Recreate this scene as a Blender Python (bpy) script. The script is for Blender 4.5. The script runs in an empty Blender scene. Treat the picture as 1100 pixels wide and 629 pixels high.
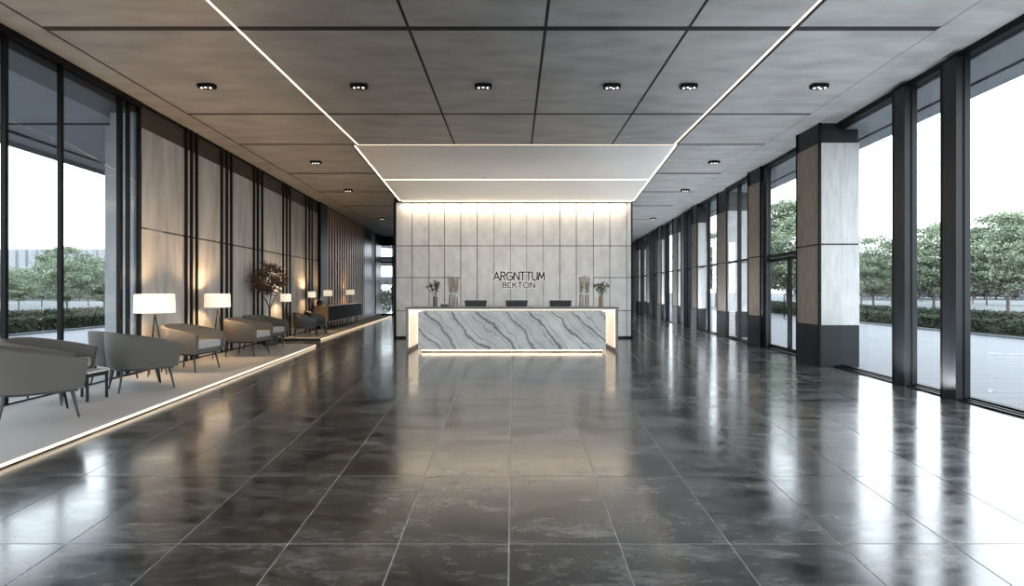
import bpy, bmesh, math, random
from mathutils import Vector, Matrix
R = random.Random(7)
scene = bpy.context.scene
COL = scene.collection
PI = math.pi
CZ = 4.797          # ceiling height
EYE = 1.5

# ------------------------------------------------------------------ materials
def nodes_of(name):
    m = bpy.data.materials.new(name); m.use_nodes = True
    nt = m.node_tree; b = nt.nodes['Principled BSDF']
    return m, nt, b
def N(nt, t, **k):
    n = nt.nodes.new(t)
    for a, v in k.items(): setattr(n, a, v)
    return n
def coords(nt, scale=(1,1,1), rot=(0,0,0), space='Object'):
    tc = N(nt, 'ShaderNodeTexCoord'); mp = N(nt, 'ShaderNodeMapping')
    mp.inputs['Scale'].default_value = scale; mp.inputs['Rotation'].default_value = rot
    nt.links.new(tc.outputs[space], mp.inputs['Vector'])
    return mp.outputs['Vector']
def ramp(nt, fac, stops):
    r = N(nt, 'ShaderNodeValToRGB'); cr = r.color_ramp
    while len(cr.elements) < len(stops): cr.elements.new(.5)
    for e, (p, c) in zip(cr.elements, stops):
        e.position = p; e.color = (*c, 1) if len(c) == 3 else c
    nt.links.new(fac, r.inputs['Fac']); return r.outputs['Color']
def noise(nt, vec, scale, detail=6, rough=.55, dist=0):
    n = N(nt, 'ShaderNodeTexNoise'); n.inputs['Scale'].default_value = scale
    n.inputs['Detail'].default_value = detail; n.inputs['Roughness'].default_value = rough
    n.inputs['Distortion'].default_value = dist
    nt.links.new(vec, n.inputs['Vector']); return n.outputs['Fac']
def bump(nt, b, h, strength=.2, dist=.01):
    bp = N(nt, 'ShaderNodeBump'); bp.inputs['Strength'].default_value = strength
    bp.inputs['Distance'].default_value = dist
    nt.links.new(h, bp.inputs['Height']); nt.links.new(bp.outputs['Normal'], b.inputs['Normal'])
def mat(name, c1, c2=None, rough=.5, metal=0, scale=8, mscale=(1,1,1), bstr=0, bdist=.005, spec=None, detail=6, lo=.35, hi=.65):
    m, nt, b = nodes_of(name)
    c2 = c2 or tuple(x*.88 for x in c1)
    v = coords(nt, mscale); f = noise(nt, v, scale, detail)
    nt.links.new(ramp(nt, f, [(lo, c2), (hi, c1)]), b.inputs['Base Color'])
    b.inputs['Roughness'].default_value = rough; b.inputs['Metallic'].default_value = metal
    if spec is not None: b.inputs['Specular IOR Level'].default_value = spec
    if bstr: bump(nt, b, f, bstr, bdist)
    return m
def emit(name, c, s, base=(.8,.8,.8)):
    m, nt, b = nodes_of(name)
    b.inputs['Base Color'].default_value = (*base, 1)
    b.inputs['Emission Color'].default_value = (*c, 1)
    b.inputs['Emission Strength'].default_value = s
    return m
def glass_mat(name, tint=(.93,.96,.97), refl=1.0):
    m = bpy.data.materials.new(name); m.use_nodes = True; nt = m.node_tree
    nt.nodes.clear()
    out = N(nt, 'ShaderNodeOutputMaterial'); mix = N(nt, 'ShaderNodeMixShader')
    tr = N(nt, 'ShaderNodeBsdfTransparent'); gl = N(nt, 'ShaderNodeBsdfGlossy')
    fr = N(nt, 'ShaderNodeFresnel'); fr.inputs['IOR'].default_value = 1.35
    tr.inputs['Color'].default_value = (*tint, 1); gl.inputs['Roughness'].default_value = .01
    gl.inputs['Color'].default_value = (refl, refl, refl, 1)
    nt.links.new(fr.outputs[0], mix.inputs[0]); nt.links.new(tr.outputs[0], mix.inputs[1])
    nt.links.new(gl.outputs[0], mix.inputs[2]); nt.links.new(mix.outputs[0], out.inputs[0])
    return m
M = {}
def build_materials():
    # polished slate floor
    m, nt, b = nodes_of('slate_tile')
    at = N(nt, 'ShaderNodeAttribute', attribute_name='rnd')
    tc = N(nt, 'ShaderNodeTexCoord'); ad = N(nt, 'ShaderNodeVectorMath', operation='MULTIPLY_ADD')
    nt.links.new(at.outputs['Color'], ad.inputs[0]); ad.inputs[1].default_value = (37, 23, 11)
    nt.links.new(tc.outputs['Object'], ad.inputs[2])
    mp = N(nt, 'ShaderNodeMapping'); mp.inputs['Rotation'].default_value = (0,0,.5); mp.inputs['Scale'].default_value = (.8,1.9,1)
    nt.links.new(ad.outputs[0], mp.inputs['Vector'])
    f1 = noise(nt, mp.outputs[0], 1.9, 12, .72, .35)
    f2 = noise(nt, mp.outputs[0], 13, 8, .75, .2)
    mx = N(nt, 'ShaderNodeMath', operation='MULTIPLY_ADD'); nt.links.new(f2, mx.inputs[0]); mx.inputs[1].default_value = .45
    nt.links.new(f1, mx.inputs[2])
    c = ramp(nt, mx.outputs[0], [(.48, (.004,.0042,.0047)), (.62, (.014,.0142,.0148)), (.74, (.052,.051,.049)), (.92, (.17,.163,.152))])
    nt.links.new(c, b.inputs['Base Color'])
    rr = N(nt, 'ShaderNodeMapRange'); nt.links.new(f1, rr.inputs[0]); rr.inputs[3].default_value = .10; rr.inputs[4].default_value = .27
    rr.inputs[1].default_value = .3; rr.inputs[2].default_value = .7
    nt.links.new(rr.outputs[0], b.inputs['Roughness'])
    b.inputs['Specular IOR Level'].default_value = .85; b.inputs['Coat Weight'].default_value = .25; b.inputs['Coat Roughness'].default_value = .12; b.inputs['Coat IOR'].default_value = 1.6
    bump(nt, b, f2, .05, .002)
    M['slate'] = m
    M['grout'] = mat('tile_joint', (.62,.60,.57), rough=.35)
    M['ceiling'] = mat('ceiling_panel', (.39,.386,.38), (.28,.277,.272), rough=.5, scale=1.3, mscale=(1,2.6,1), detail=9, bstr=.05)
    M['joint'] = mat('dark_joint', (.008,.008,.009), rough=.7)
    M['soffit'] = mat('pale_soffit', (.84,.83,.81), (.79,.78,.76), rough=.5, scale=1)
    M['black'] = mat('black_steel', (.006,.006,.0065), (.004,.004,.0045), rough=.45, spec=.12, scale=3)
    M['bronze'] = mat('bronze_steel', (.022,.015,.011), (.013,.010,.008), rough=.4, metal=.3, spec=.2, scale=3)
    M['darkpanel'] = mat('charcoal_panel', (.015,.0165,.0185), (.010,.0115,.013), rough=.36, spec=.22, scale=1.5)
    M['doorgrey'] = mat('grey_lacquer', (.06,.062,.066), (.05,.052,.056), rough=.75, spec=.05, scale=2)
    M['header'] = mat('dark_header', (.045,.038,.03), (.03,.026,.02), rough=.35, scale=2)
    M['stoneL'] = mat('grey_stone_left', (.52,.49,.45), (.34,.325,.305), rough=.6, scale=2.2, mscale=(2.2,2.2,.35), detail=10, bstr=.12)
    M['stoneF'] = mat('grey_stone_flecked', (.36,.37,.385), (.20,.21,.225), rough=.7, scale=60, detail=5, bstr=.2)
    M['stoneG'] = mat('grey_stone_right', (.43,.43,.42), (.33,.33,.325), rough=.6, scale=4, mscale=(3,3,.5), detail=10, bstr=.1)
    M['stoneLit'] = mat('lit_brown_stone_right', (.27,.225,.185), (.17,.14,.115), rough=.6, scale=6, mscale=(4,4,.6), detail=10, bstr=.15)  # same stone as the grey fronts, brown cast of the lighting painted in
    M['stoneW'] = mat('pale_stone_back', (.70,.685,.66), (.58,.565,.545), rough=.55, scale=3.0, mscale=(1.6,1.6,.9), detail=10, bstr=.08)
    M['wood'] = mat('walnut_slat', (.46,.29,.165), (.28,.17,.09), rough=.45, scale=3, mscale=(9,9,.5), detail=8)
    M['wooddark'] = mat('dark_wood', (.09,.055,.033), (.05,.03,.018), rough=.5, scale=3, mscale=(9,9,.5))
    # carpet
    M['carpet'] = mat('grey_carpet', (.52,.50,.475), (.30,.288,.272), rough=.95, scale=190, detail=3, bstr=.35, bdist=.004)
    M['fabric'] = mat('grey_upholstery', (.108,.099,.089), (.08,.073,.066), rough=.85, scale=260, mscale=(1,1,3), detail=3, bstr=.15, bdist=.002)
    M['cushion'] = mat('pale_upholstery', (.40,.40,.395), (.31,.31,.305), rough=.9, scale=260, detail=3, bstr=.15, bdist=.002)
    M['brownleather'] = mat('brown_leather', (.17,.105,.06), (.11,.066,.038), rough=.5, scale=30, bstr=.1)
    M['blackshell'] = mat('black_shell', (.02,.02,.021), rough=.45)
    M['leg'] = mat('black_leg', (.01,.01,.01), rough=.35, metal=.2)
    M['whitetop'] = mat('white_tabletop', (.65,.65,.64), rough=.25)
    # marble
    m, nt, b = nodes_of('veined_marble')
    v = coords(nt, (1,1,1), (0, math.radians(-47), 0))
    n1 = N(nt, 'ShaderNodeTexNoise'); n1.inputs['Scale'].default_value = .95; n1.inputs['Detail'].default_value = 7
    nt.links.new(v, n1.inputs['Vector'])
    sc = N(nt, 'ShaderNodeVectorMath', operation='MULTIPLY_ADD')
    nt.links.new(n1.outputs['Color'], sc.inputs[0]); sc.inputs[1].default_value = (.75,.75,.75); nt.links.new(v, sc.inputs[2])
    def veins(scale, w, dark, phase):
        wv = N(nt, 'ShaderNodeTexWave', wave_type='BANDS', bands_direction='Z', wave_profile='SIN')
        wv.inputs['Scale'].default_value = scale; wv.inputs['Distortion'].default_value = 2.2
        wv.inputs['Detail'].default_value = 4; wv.inputs['Detail Scale'].default_value = 1.3
        wv.inputs['Phase Offset'].default_value = phase
        nt.links.new(sc.outputs[0], wv.inputs['Vector'])
        return ramp(nt, wv.outputs['Fac'], [(0, (dark,)*3), (w, (.93,)*3), (w*3.2, (1,1,1))])
    a1 = veins(.72, .05, .26, 0); a2 = veins(1.45, .025, .5, 2.1)
    mul = N(nt, 'ShaderNodeMix', data_type='RGBA', blend_type='MULTIPLY'); mul.inputs[0].default_value = 1
    nt.links.new(a1, mul.inputs[6]); nt.links.new(a2, mul.inputs[7])
    base = ramp(nt, noise(nt, sc.outputs[0], 1.6, 8), [(.3, (.36,.352,.34)), (.72, (.61,.59,.565))])
    mul2 = N(nt, 'ShaderNodeMix', data_type='RGBA', blend_type='MULTIPLY'); mul2.inputs[0].default_value = 1
    nt.links.new(base, mul2.inputs[6]); nt.links.new(mul.outputs[2], mul2.inputs[7])
    nt.links.new(mul2.outputs[2], b.inputs['Base Color']); b.inputs['Roughness'].default_value = .35
    M['marble'] = m
    M['countertop'] = mat('grey_counter', (.16,.15,.14), (.12,.113,.105), rough=.35, scale=5)
    M['glowpanel'] = emit('lit_side_panel', (1,.82,.60), .75, (.9,.85,.78))
    M['led'] = emit('warm_led', (1,.78,.54), 3.6)
    M['ledsoft'] = emit('warm_led_soft', (1,.84,.66), 1.6)
    M['ledfloor'] = emit('warm_led_floor', (1,.76,.48), 1.35)
    M['shade'] = emit('lamp_shade', (1,.84,.62), .62, (.9,.85,.75))
    M['lens'] = emit('downlight_lens', (1,.93,.82), 3)
    M['letter'] = mat('black_letter', (.012,.012,.013), rough=.4)
    M['halo'] = emit('letter_halo', (1,.97,.92), .25, (.8,.79,.77))
    M['glass'] = glass_mat('window_glass')
    M['glassL'] = glass_mat('window_glass_left', (.80,.84,.86))
    M['vaseglass'] = glass_mat('vase_glass', (.95,.95,.945), .8)
    M['vasebrown'] = mat('brown_vase', (.10,.055,.03), (.05,.028,.016), rough=.3, scale=12)
    M['vaseamber'] = mat('amber_vase', (.30,.15,.06), (.14,.07,.03), rough=.3, scale=30)
    M['pampas'] = mat('dried_pampas', (.36,.26,.18), (.22,.15,.10), rough=.9, scale=20)
    M['dry'] = mat('dried_leaves', (.12,.085,.06), (.06,.045,.03), rough=.9, scale=20)
    M['greenleaf'] = mat('green_leaves', (.07,.13,.06), (.03,.07,.03), rough=.8, scale=20)
    M['copper'] = mat('copper_leaves', (.15,.075,.04), (.05,.026,.017), rough=.7, scale=9)
    M['bark'] = mat('bark', (.09,.065,.05), (.05,.038,.03), rough=.9, scale=15, bstr=.3)
    M['barkpale'] = mat('pale_bark', (.12,.10,.09), (.08,.07,.062), rough=.9, scale=8)
    M['pot'] = mat('dark_pot', (.03,.028,.026), rough=.5)
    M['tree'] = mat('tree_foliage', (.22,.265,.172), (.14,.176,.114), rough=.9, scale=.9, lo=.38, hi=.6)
    M['treefar'] = mat('haze_tinted_foliage', (.265,.29,.262), (.20,.222,.20), rough=.9, scale=.9)  # air haze painted in as a paler, greyer green
    M['treehaze'] = mat('haze_tinted_foliage_far', (.27,.285,.285), (.22,.235,.235), rough=1, scale=.7)  # stronger distance haze painted into the leaf colour
    M['hedge'] = mat('hedge_leaves', (.036,.050,.022), (.010,.016,.007), rough=.9, scale=7, lo=.4, hi=.6)
    M['hedge2'] = mat('hedge_leaves_back', (.036,.046,.026), (.016,.022,.012), rough=.9, scale=7, lo=.4, hi=.6)
    M['kerb'] = mat('dark_kerb', (.10,.105,.11), rough=.7)
    M['lawn'] = mat('pale_ground', (.10,.108,.105), (.08,.088,.085), rough=1, scale=.6)
    # paving in long boards
    m, nt, b = nodes_of('pale_paving')
    v = coords(nt)
    br = N(nt, 'ShaderNodeTexBrick'); br.offset = .5
    br.inputs['Scale'].default_value = 1; br.inputs['Brick Width'].default_value = 2.4; br.inputs['Row Height'].default_value = .42
    br.inputs['Mortar Size'].default_value = .018
    br.inputs['Color1'].default_value = (.105,.109,.115,1); br.inputs['Color2'].default_value = (.098,.102,.108,1)
    br.inputs['Mortar'].default_value = (.045,.047,.05,1)
    nt.links.new(v, br.inputs['Vector']); nt.links.new(br.outputs['Color'], b.inputs['Base Color'])
    b.inputs['Roughness'].default_value = .7
    M['paving'] = m
    M['canopy'] = mat('grey_canopy', (.30,.31,.33), (.26,.27,.29), rough=.6, scale=.8)
    M['canopydark'] = mat('dark_canopy', (.035,.040,.045), rough=.4)
    M['tower'] = mat('pale_tower', (.34,.35,.36), (.32,.33,.34), rough=.8, scale=1)
    M['towerfin'] = mat('pale_tower_fin', (.27,.28,.29), rough=.8, scale=1)
    M['monitor'] = mat('black_monitor', (.010,.011,.013), (.007,.008,.009), rough=.3)
    M['plastic'] = mat('grey_box', (.06,.06,.06), rough=.5)
build_materials()

# ------------------------------------------------------------------ mesh helpers
class MB:
    def __init__(s): s.v = []; s.f = []; s.mi = []; s.cur = 0
    def add(s, vs, fs):
        o = len(s.v); s.v += [tuple(p) for p in vs]
        for f in fs: s.f.append(tuple(i+o for i in f)); s.mi.append(s.cur)
        return s
    def prism(s, plan, z0, z1):
        n = len(plan); z0s = z0 if hasattr(z0,'__len__') else [z0]*n; z1s = z1 if hasattr(z1,'__len__') else [z1]*n
        vs = [(p[0],p[1],z) for p,z in zip(plan,z0s)] + [(p[0],p[1],z) for p,z in zip(plan,z1s)]
        area = sum(plan[i][0]*plan[(i+1)%n][1]-plan[(i+1)%n][0]*plan[i][1] for i in range(n))
        fs = [tuple(range(n-1,-1,-1)), tuple(range(n,2*n))] + [(i,(i+1)%n,(i+1)%n+n,i+n) for i in range(n)]
        if area < 0: fs = [tuple(reversed(f)) for f in fs]
        return s.add(vs, fs)
    def box(s, x0,x1,y0,y1,z0,z1): return s.prism([(x0,y0),(x1,y0),(x1,y1),(x0,y1)], z0, z1)
    def tube(s, pts, rads, seg=8, cap=True):
        pts = [Vector(p) for p in pts]; n = len(pts)
        if not hasattr(rads,'__len__'): rads = [rads]*n
        vs = []
        for i,p in enumerate(pts):
            d = (pts[min(i+1,n-1)]-pts[max(i-1,0)]).normalized()
            a = d.orthogonal() if abs(d.z) < .95 else Vector((1,0,0)) - d*d.x
            a.normalize(); b = d.cross(a)
            for k in range(seg):
                t = 2*PI*k/seg; vs.append(p + (a*math.cos(t)+b*math.sin(t))*rads[i])
        fs = [(i*seg+k, i*seg+(k+1)%seg, (i+1)*seg+(k+1)%seg, (i+1)*seg+k) for i in range(n-1) for k in range(seg)]
        if cap: fs += [tuple(range(seg-1,-1,-1)), tuple((n-1)*seg+k for k in range(seg))]
        return s.add(vs, fs)
    def lathe(s, prof, c=(0,0,0), seg=24, cap=True):
        vs = [(c[0]+r*math.cos(2*PI*k/seg), c[1]+r*math.sin(2*PI*k/seg), c[2]+z) for r,z in prof for k in range(seg)]
        n = len(prof)
        fs = [(i*seg+k, i*seg+(k+1)%seg, (i+1)*seg+(k+1)%seg, (i+1)*seg+k) for i in range(n-1) for k in range(seg)]
        if cap: fs += [tuple(range(seg-1,-1,-1)), tuple((n-1)*seg+k for k in range(seg))]
        return s.add(vs, fs)
    def leaf(s, p, size, rng, flat=0):
        u = Vector((rng.gauss(0,1), rng.gauss(0,1), rng.gauss(0,1)*(1-flat))).normalized()
        w = u.orthogonal().normalized(); a = rng.uniform(0, 2*PI)
        w = (Matrix.Rotation(a, 3, u) @ w); x = w.cross(u)
        p = Vector(p); sx = size*rng.uniform(.6,1.2); sy = sx*.5
        return s.add([p-x*sx, p-w*sy, p+x*sx, p+w*sy], [(0,1,2,3)])
    def build(s, name, m, parent=None, smooth=False, bevel=0, loc=None):
        me = bpy.data.meshes.new(name); me.from_pydata(s.v, [], s.f); me.update()
        ms = m if isinstance(m, (list,tuple)) else [m]
        for q in ms: me.materials.append(q)
        if len(ms) > 1: me.polygons.foreach_set('material_index', s.mi)
        if smooth:
            me.polygons.foreach_set('use_smooth', [True]*len(me.polygons)); me.set_sharp_from_angle(angle=math.radians(38))
        o = bpy.data.objects.new(name, me); COL.objects.link(o)
        if parent: o.parent = parent
        if loc: o.location = loc
        if bevel:
            b = o.modifiers.new('bevel', 'BEVEL'); b.width = bevel; b.segments = 2; b.limit_method = 'ANGLE'
        return o
def tag(o, label=None, cat=None, group=None, kind=None):
    if label: o['label'] = label
    if cat: o['category'] = cat
    if group: o['group'] = group
    if kind: o['kind'] = kind
    return o
def empty(name, loc=(0,0,0), rz=0):
    o = bpy.data.objects.new(name, None); COL.objects.link(o); o.location = loc; o.rotation_euler = (0,0,rz)
    o.empty_display_size = .1; return o
def struct(o, label, cat): return tag(o, label, cat, kind='structure')
def dup(o, parent=None):
    c = o.copy(); COL.objects.link(c)
    if parent: c.parent = parent
    for ch in list(o.children): dup(ch, c)
    return c
def light(kind, name, loc, energy, color, size=.1, parent=None, rot=(0,0,0), sy=None, spot=None):
    d = bpy.data.lights.new(name, kind); d.energy = energy; d.color = color
    if kind == 'AREA':
        d.size = size
        if sy: d.shape = 'RECTANGLE'; d.size_y = sy
    else: d.shadow_soft_size = size
    if spot: d.spot_size = spot; d.spot_blend = .6
    o = bpy.data.objects.new(name, d); COL.objects.link(o); o.location = loc; o.rotation_euler = rot
    if parent: o.parent = parent
    return o

def XL(y): return -5.92-.0655*y
def XR(y): return 5.74+.0707*y
def wl(mb, y0, y1, a, b, z0, z1):      # block along the left wall, a..b metres into the room
    return mb.prism([(XL(y0)+a,y0),(XL(y0)+b,y0),(XL(y1)+b,y1),(XL(y1)+a,y1)], z0, z1)
def wr(mb, y0, y1, a, b, z0, z1):      # block along the right wall, a..b metres into the room
    return mb.prism([(XR(y0)-a,y0),(XR(y0)-b,y0),(XR(y1)-b,y1),(XR(y1)-a,y1)], z0, z1)
YN, YF = -4.0, 38.0
YB = 17.0           # feature wall
BL, BR_ = -3.72, 3.78

# ------------------------------------------------------------------ floor
def tile_w(y): return .556+.0308*y
rows = [-4.5,-3.4,-2.2,-1.1,0,1.05,2.1,3.2,4.37,5.92,7.44,9.16,11.15,13.3,15.6,18.1,20.8,23.7,26.8,30.1,33.6,37.2,41]
fb = MB(); rnd = []
cx = -.018
GAP = .0042
for r in range(len(rows)-1):
    y0, y1 = rows[r]+GAP, rows[r+1]-GAP
    for n in range(-13, 13):
        xa0 = cx*1+n*tile_w(y0); xb0 = cx+(n+1)*tile_w(y0); xa1 = cx+n*tile_w(y1); xb1 = cx+(n+1)*tile_w(y1)
        if xb1 < XL(y1)-.3 and xb0 < XL(y0)-.3: continue
        if xa1 > XR(y1)+.1 and xa0 > XR(y0)+.1: continue
        L0, L1, R0, R1 = XL(y0)-.02, XL(y1)-.02, XR(y0)+.02, XR(y1)+.02
        fb.add([(max(xa0+GAP,L0),y0,0),(min(xb0-GAP,R0),y0,0),(min(xb1-GAP,R1),y1,0),(max(xa1+GAP,L1),y1,0)], [(0,1,2,3)])
        rnd.append(R.random())
fb.cur = 1
fb.prism([(XL(YN)-.02,YN),(XR(YN)+.02,YN),(XR(41)+.02,41),(XL(41)-.02,41)], -.15, -.0025)
floor = fb.build('floor', [M['slate'], M['grout']])
at = floor.data.attributes.new('rnd', 'FLOAT_COLOR', 'FACE')
vals = rnd + [0]*(len(floor.data.polygons)-len(rnd))
for i, v in enumerate(vals): at.data[i].color = (v, (v*7.3)%1, (v*3.1)%1, 1)
struct(floor, 'polished dark slate tile floor with thin pale joints', 'floor')

# ------------------------------------------------------------------ ceiling
crow = [-4,.2,3.4,6.80,10.09,12.18,15.2,18.04,21.0,25,28.8,33,38]
def eL(y): return -5.55-.05*y if y < 20 else -6.55-.03*(y-20)
def eR(y): return 4.95+.062*y
def sL(y): return -3.46-.004*y
def sR(y): return 3.36+.027*y
def c1(y): return -1.30+.0*y
def c2(y): return .40+.003*y
def c3(y): return 2.18+.006*y
cols = [(XL,eL),(eL,sL),(sL,c1),(c1,c2),(c2,c3),(c3,sR),(sR,eR),(eR,XR)]
cb = MB()
for ci, (fa, fb_) in enumerate(cols):
    border = ci in (0, 7)
    central = 2 <= ci <= 5
    rr = [crow[0], crow[-1]] if border else crow
    for r in range(len(rr)-1):
        y0, y1 = rr[r], rr[r+1]
        if central and y0 >= 12.1: continue
        gg = lambda q: .06 if abs(q-6.8) < .01 else (.03 if q < 9 else (.045 if q < 13 else .075))
        g0 = 0 if border else gg(y0)
        g1 = 0 if border else gg(y1)
        if central and abs(y1-12.18) < .01: g1 = 0
        a = .02 if ci in (1,3,4,5) else (.05 if ci == 2 else (.05 if ci == 6 else (.004 if ci == 7 else 0)))
        b_ = .02 if ci in (0,2,3,4) else (.0 if ci == 1 else (.05 if ci == 5 else (0.0 if ci == 7 else .004)))
        if ci == 1: b_ = 0
        ya, yb = y0+g0, y1-g1
        if border:
            ys = [ya+(yb-ya)*k/8 for k in range(9)]
        else: ys = [ya, yb]
        for p in range(len(ys)-1):
            u, w = ys[p], ys[p+1]
            cb.prism([(fa(u)+a,u),(fb_(u)-b_,u),(fb_(w)-b_,w),(fa(w)+a,w)], CZ, CZ+.006)
cb.cur = 1
cb.prism([(XL(YN)-.4,YN),(XR(YN)+.4,YN),(XR(YF)+.4,YF),(XL(YF)-.4,YF)], CZ+.007, CZ+.25)
ceil = cb.build('ceiling', [M['ceiling'], M['joint']])
struct(ceil, 'grey panelled ceiling with thin black joints', 'ceiling')
# long LED strips in the ceiling
for nm, f, sgn in (('left', sL, 1), ('right', sR, -1)):
    t = MB(); u0, u1 = YN, 12.18
    pts = sorted([0.008*sgn, .034*sgn])
    t.prism([(f(u0)+pts[0],u0),(f(u0)+pts[1],u0),(f(u1)+pts[1],u1),(f(u1)+pts[0],u1)], CZ+.001, CZ+.0055)
    o = t.build('led_strip', M['led'])
    tag(o, 'long warm light line in the ceiling on the %s side running to the reception soffit' % nm, 'light strip', 'long ceiling light lines')
# sloped soffit over reception
def soz(y): return CZ-.1062*(y-12.18)
def slab(mb, xs0, xs1, y0, y1, dz0, dz1):
    mb.prism([(xs0[0],y0),(xs0[1],y0),(xs1[1],y1),(xs1[0],y1)],
             [soz(y0)+dz0,soz(y0)+dz0,soz(y1)+dz0,soz(y1)+dz0], [soz(y0)+dz1]*2+[soz(y1)+dz1]*2)
def lx(y): return -3.60+.016*(y-12.18)
def rx(y): return 3.74+.016*(y-12.18)
so = empty('reception_soffit', (0,0,0)); tag(so, 'pale lowered ceiling panel above the reception desk edged with warm light', 'ceiling panel')
s1 = MB(); slab(s1, (lx(12.22)+.05, rx(12.22)-.05), (lx(14.68)+.05, rx(14.68)-.05), 12.235, 14.70, 0, .04)
slab(s1, (lx(14.8)+.05, rx(14.8)-.05), (lx(17)+.05, rx(17)-.05), 14.78, 16.86, 0, .04)
s1.build('panel', M['soffit'], so)
s2 = MB(); slab(s2, (lx(12.18)+.045, rx(12.18)-.045), (lx(12.23)+.045, rx(12.23)-.045), 12.185, 12.235, .012, .03); s2.build('light_strip', M['led'], so)
s2 = MB(); slab(s2, (lx(14.7)+.05, rx(14.7)-.05), (lx(14.78)+.05, rx(14.78)-.05), 14.70, 14.78, .012, .03); s2.build('light_strip', M['led'], so)
for f, a in ((lx, 1), (rx, -1)):
    s2 = MB(); p = sorted([.0, .05*a])
    slab(s2, (f(12.18)+p[0], f(12.18)+p[1]), (f(16.9)+p[0], f(16.9)+p[1]), 12.18, 16.9, .012, .03); s2.build('light_strip', M['led'], so)
s3 = MB(); slab(s3, (lx(12.18), rx(12.18)), (lx(17)-.0, rx(17)), 12.18, 17.0, .035, .2)
for f, a in ((lx, -.03), (rx, .03)):
    p = sorted([0, a])
    s3.prism([(f(12.18)+p[0],12.18),(f(12.18)+p[1],12.18),(f(17)+p[1],17),(f(17)+p[0],17)], [soz(12.18),soz(12.18),soz(17),soz(17)], CZ+.04)
s3.build('casing', M['black'], so)

# ------------------------------------------------------------------ back feature wall
wb = MB(); wb.box(BL, BR_, YB+.02, YB+12, 0, CZ)
wb = struct(wb.build('wall_back', M['joint']), 'pale stone panelled wall behind the reception desk', 'wall')
px = [425.5,443,461,477.7,495,512.7,530.5,548.3,565.8,583.6,601.4,619,637.3,655,673,678]
xs = [(x-550)*YB/580 for x in px]
zs = [.06,.87,1.91,2.907,4.27]
pb = MB()
for i in range(len(xs)-1):
    mid = 5 <= i <= 8
    zz = zs if not (4 <= i <= 11) else [.06,.87,2.907,4.27]
    g = .006 if 6 <= i <= 7 else .011
    for j in range(len(zz)-1):
        pb.box(xs[i]+(.007 if 6<=i<=9 else .011), xs[i+1]-(.007 if 5<=i<=8 else .011), YB-.03, YB+.02, zz[j]+.011, zz[j+1]-.011)
pb.build('stone_cladding', M['stoneW'], wb)
t = MB(); t.box(BL, xs[0]-.01, YB-.06, YB+.02, 0, CZ-.5); t.box(xs[-1]+.01, BR_, YB-.06, YB+.02, 0, CZ-.5); t.box(BL, BR_, YB-.05, YB+.02, 0, .06)
t.build('edge_trim', M['black'], wb)
t = MB(); t.box(-3.45, 3.75, YB-.16, YB-.05, soz(16.9)-.005, soz(16.9)+.015); t.build('cove_light', M['ledsoft'], wb)
light('AREA', 'wall_washer', (.05, YB-.17, 4.21), 60, (1,.80,.57), 7.0, None, (math.radians(14),0,0), .06)

# sign
def arc(cx_, cy_, rx_, ry_, a0, a1, n=14):
    return [(cx_+rx_*math.cos(math.radians(a0+(a1-a0)*k/n)), cy_+ry_*math.sin(math.radians(a0+(a1-a0)*k/n))) for k in range(n+1)]
GL = {  # strokes in a unit-height box; width first
 'A': (.86, [[(0,0),(.43,1)],[(.43,1),(.86,0)],[(.17,.33),(.69,.33)]]),
 'R': (.62, [[(0,0),(0,1)],[(0,1),(.3,1)]+arc(.3,.76,.28,.24,90,-90)+[(0,.52)],[(.3,.52),(.62,0)]]),
 'G': (.86, [arc(.45,.5,.45,.5,48,318,22),[(.80,.14),(.84,.46)],[(.84,.46),(.48,.46)]]),
 'N': (.70, [[(0,0),(0,1)],[(0,1),(.7,0)],[(.7,0),(.7,1)]]),
 'T': (.66, [[(0,1),(.66,1)],[(.33,1),(.33,0)]]),
 'U': (.68, [[(0,1),(0,.34)]+arc(.34,.34,.34,.34,180,360)+[(.68,1)]]),
 'M': (.84, [[(0,0),(.1,1)],[(.1,1),(.42,.25)],[(.42,.25),(.74,1)],[(.74,1),(.84,0)]]),
 'B': (.60, [[(0,0),(0,1)],[(0,1),(.28,1)]+arc(.28,.77,.25,.23,90,-90)+[(0,.54)],[(.28,.54)]+arc(.28,.27,.31,.27,90,-90)+[(0,0)]]),
 'C': (.58, [[(.58,.97),(.12,.97),(.0,.8),(.0,.2),(.12,.03),(.58,.03)]]),
 'K': (.62, [[(0,0),(0,1)],[(.58,1),(.05,.46)],[(.2,.6),(.62,0)]]),
 'O': (.90, [arc(.45,.5,.45,.5,0,360,28)]),
}
def stroke(mb, pts, t, y0, y1):
    for k in range(len(pts)-1):
        a, b = Vector(pts[k]), Vector(pts[k+1]); d = (b-a)
        if d.length < 1e-5: continue
        d.normalize(); n = Vector((-d.y, d.x))*t/2; e = d*t*.32
        q = [a-e+n, a-e-n, b+e-n, b+e+n]
        mb.add([(p.x,y0,p.y) for p in q]+[(p.x,y1,p.y) for p in q], [(0,1,2,3),(7,6,5,4),(1,0,4,5),(2,1,5,6),(3,2,6,7),(0,3,7,4)])
def word(body, width, h, cx_, z, t, parent, gap=.17):
    tot = sum(GL[c][0] for c in body)+gap*(len(body)-1); sx = width/tot; x = cx_-width/2
    for c in body:
        w_, strokes = GL[c]
        for nm, tt, ya, yb_, m in (('letter', t, -.045, -.018, M['letter']), ('letter_halo', t+.03, -.014, -.006, M['halo'])):
            b = MB()
            for st in strokes: stroke(b, [(x+px_*sx, z+pz*h) for px_, pz in st], tt, ya, yb_)
            b.build(nm, m, parent)
        x += (w_+gap)*sx
sg = empty('wall_sign', (.22, YB-.03, 1.59)); tag(sg, 'black raised lettering on the stone wall above the desk, two lines with a white halo', 'sign')
word('ARGNTTUM', 1.60, .25, 0, .24, .044, sg)
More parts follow.
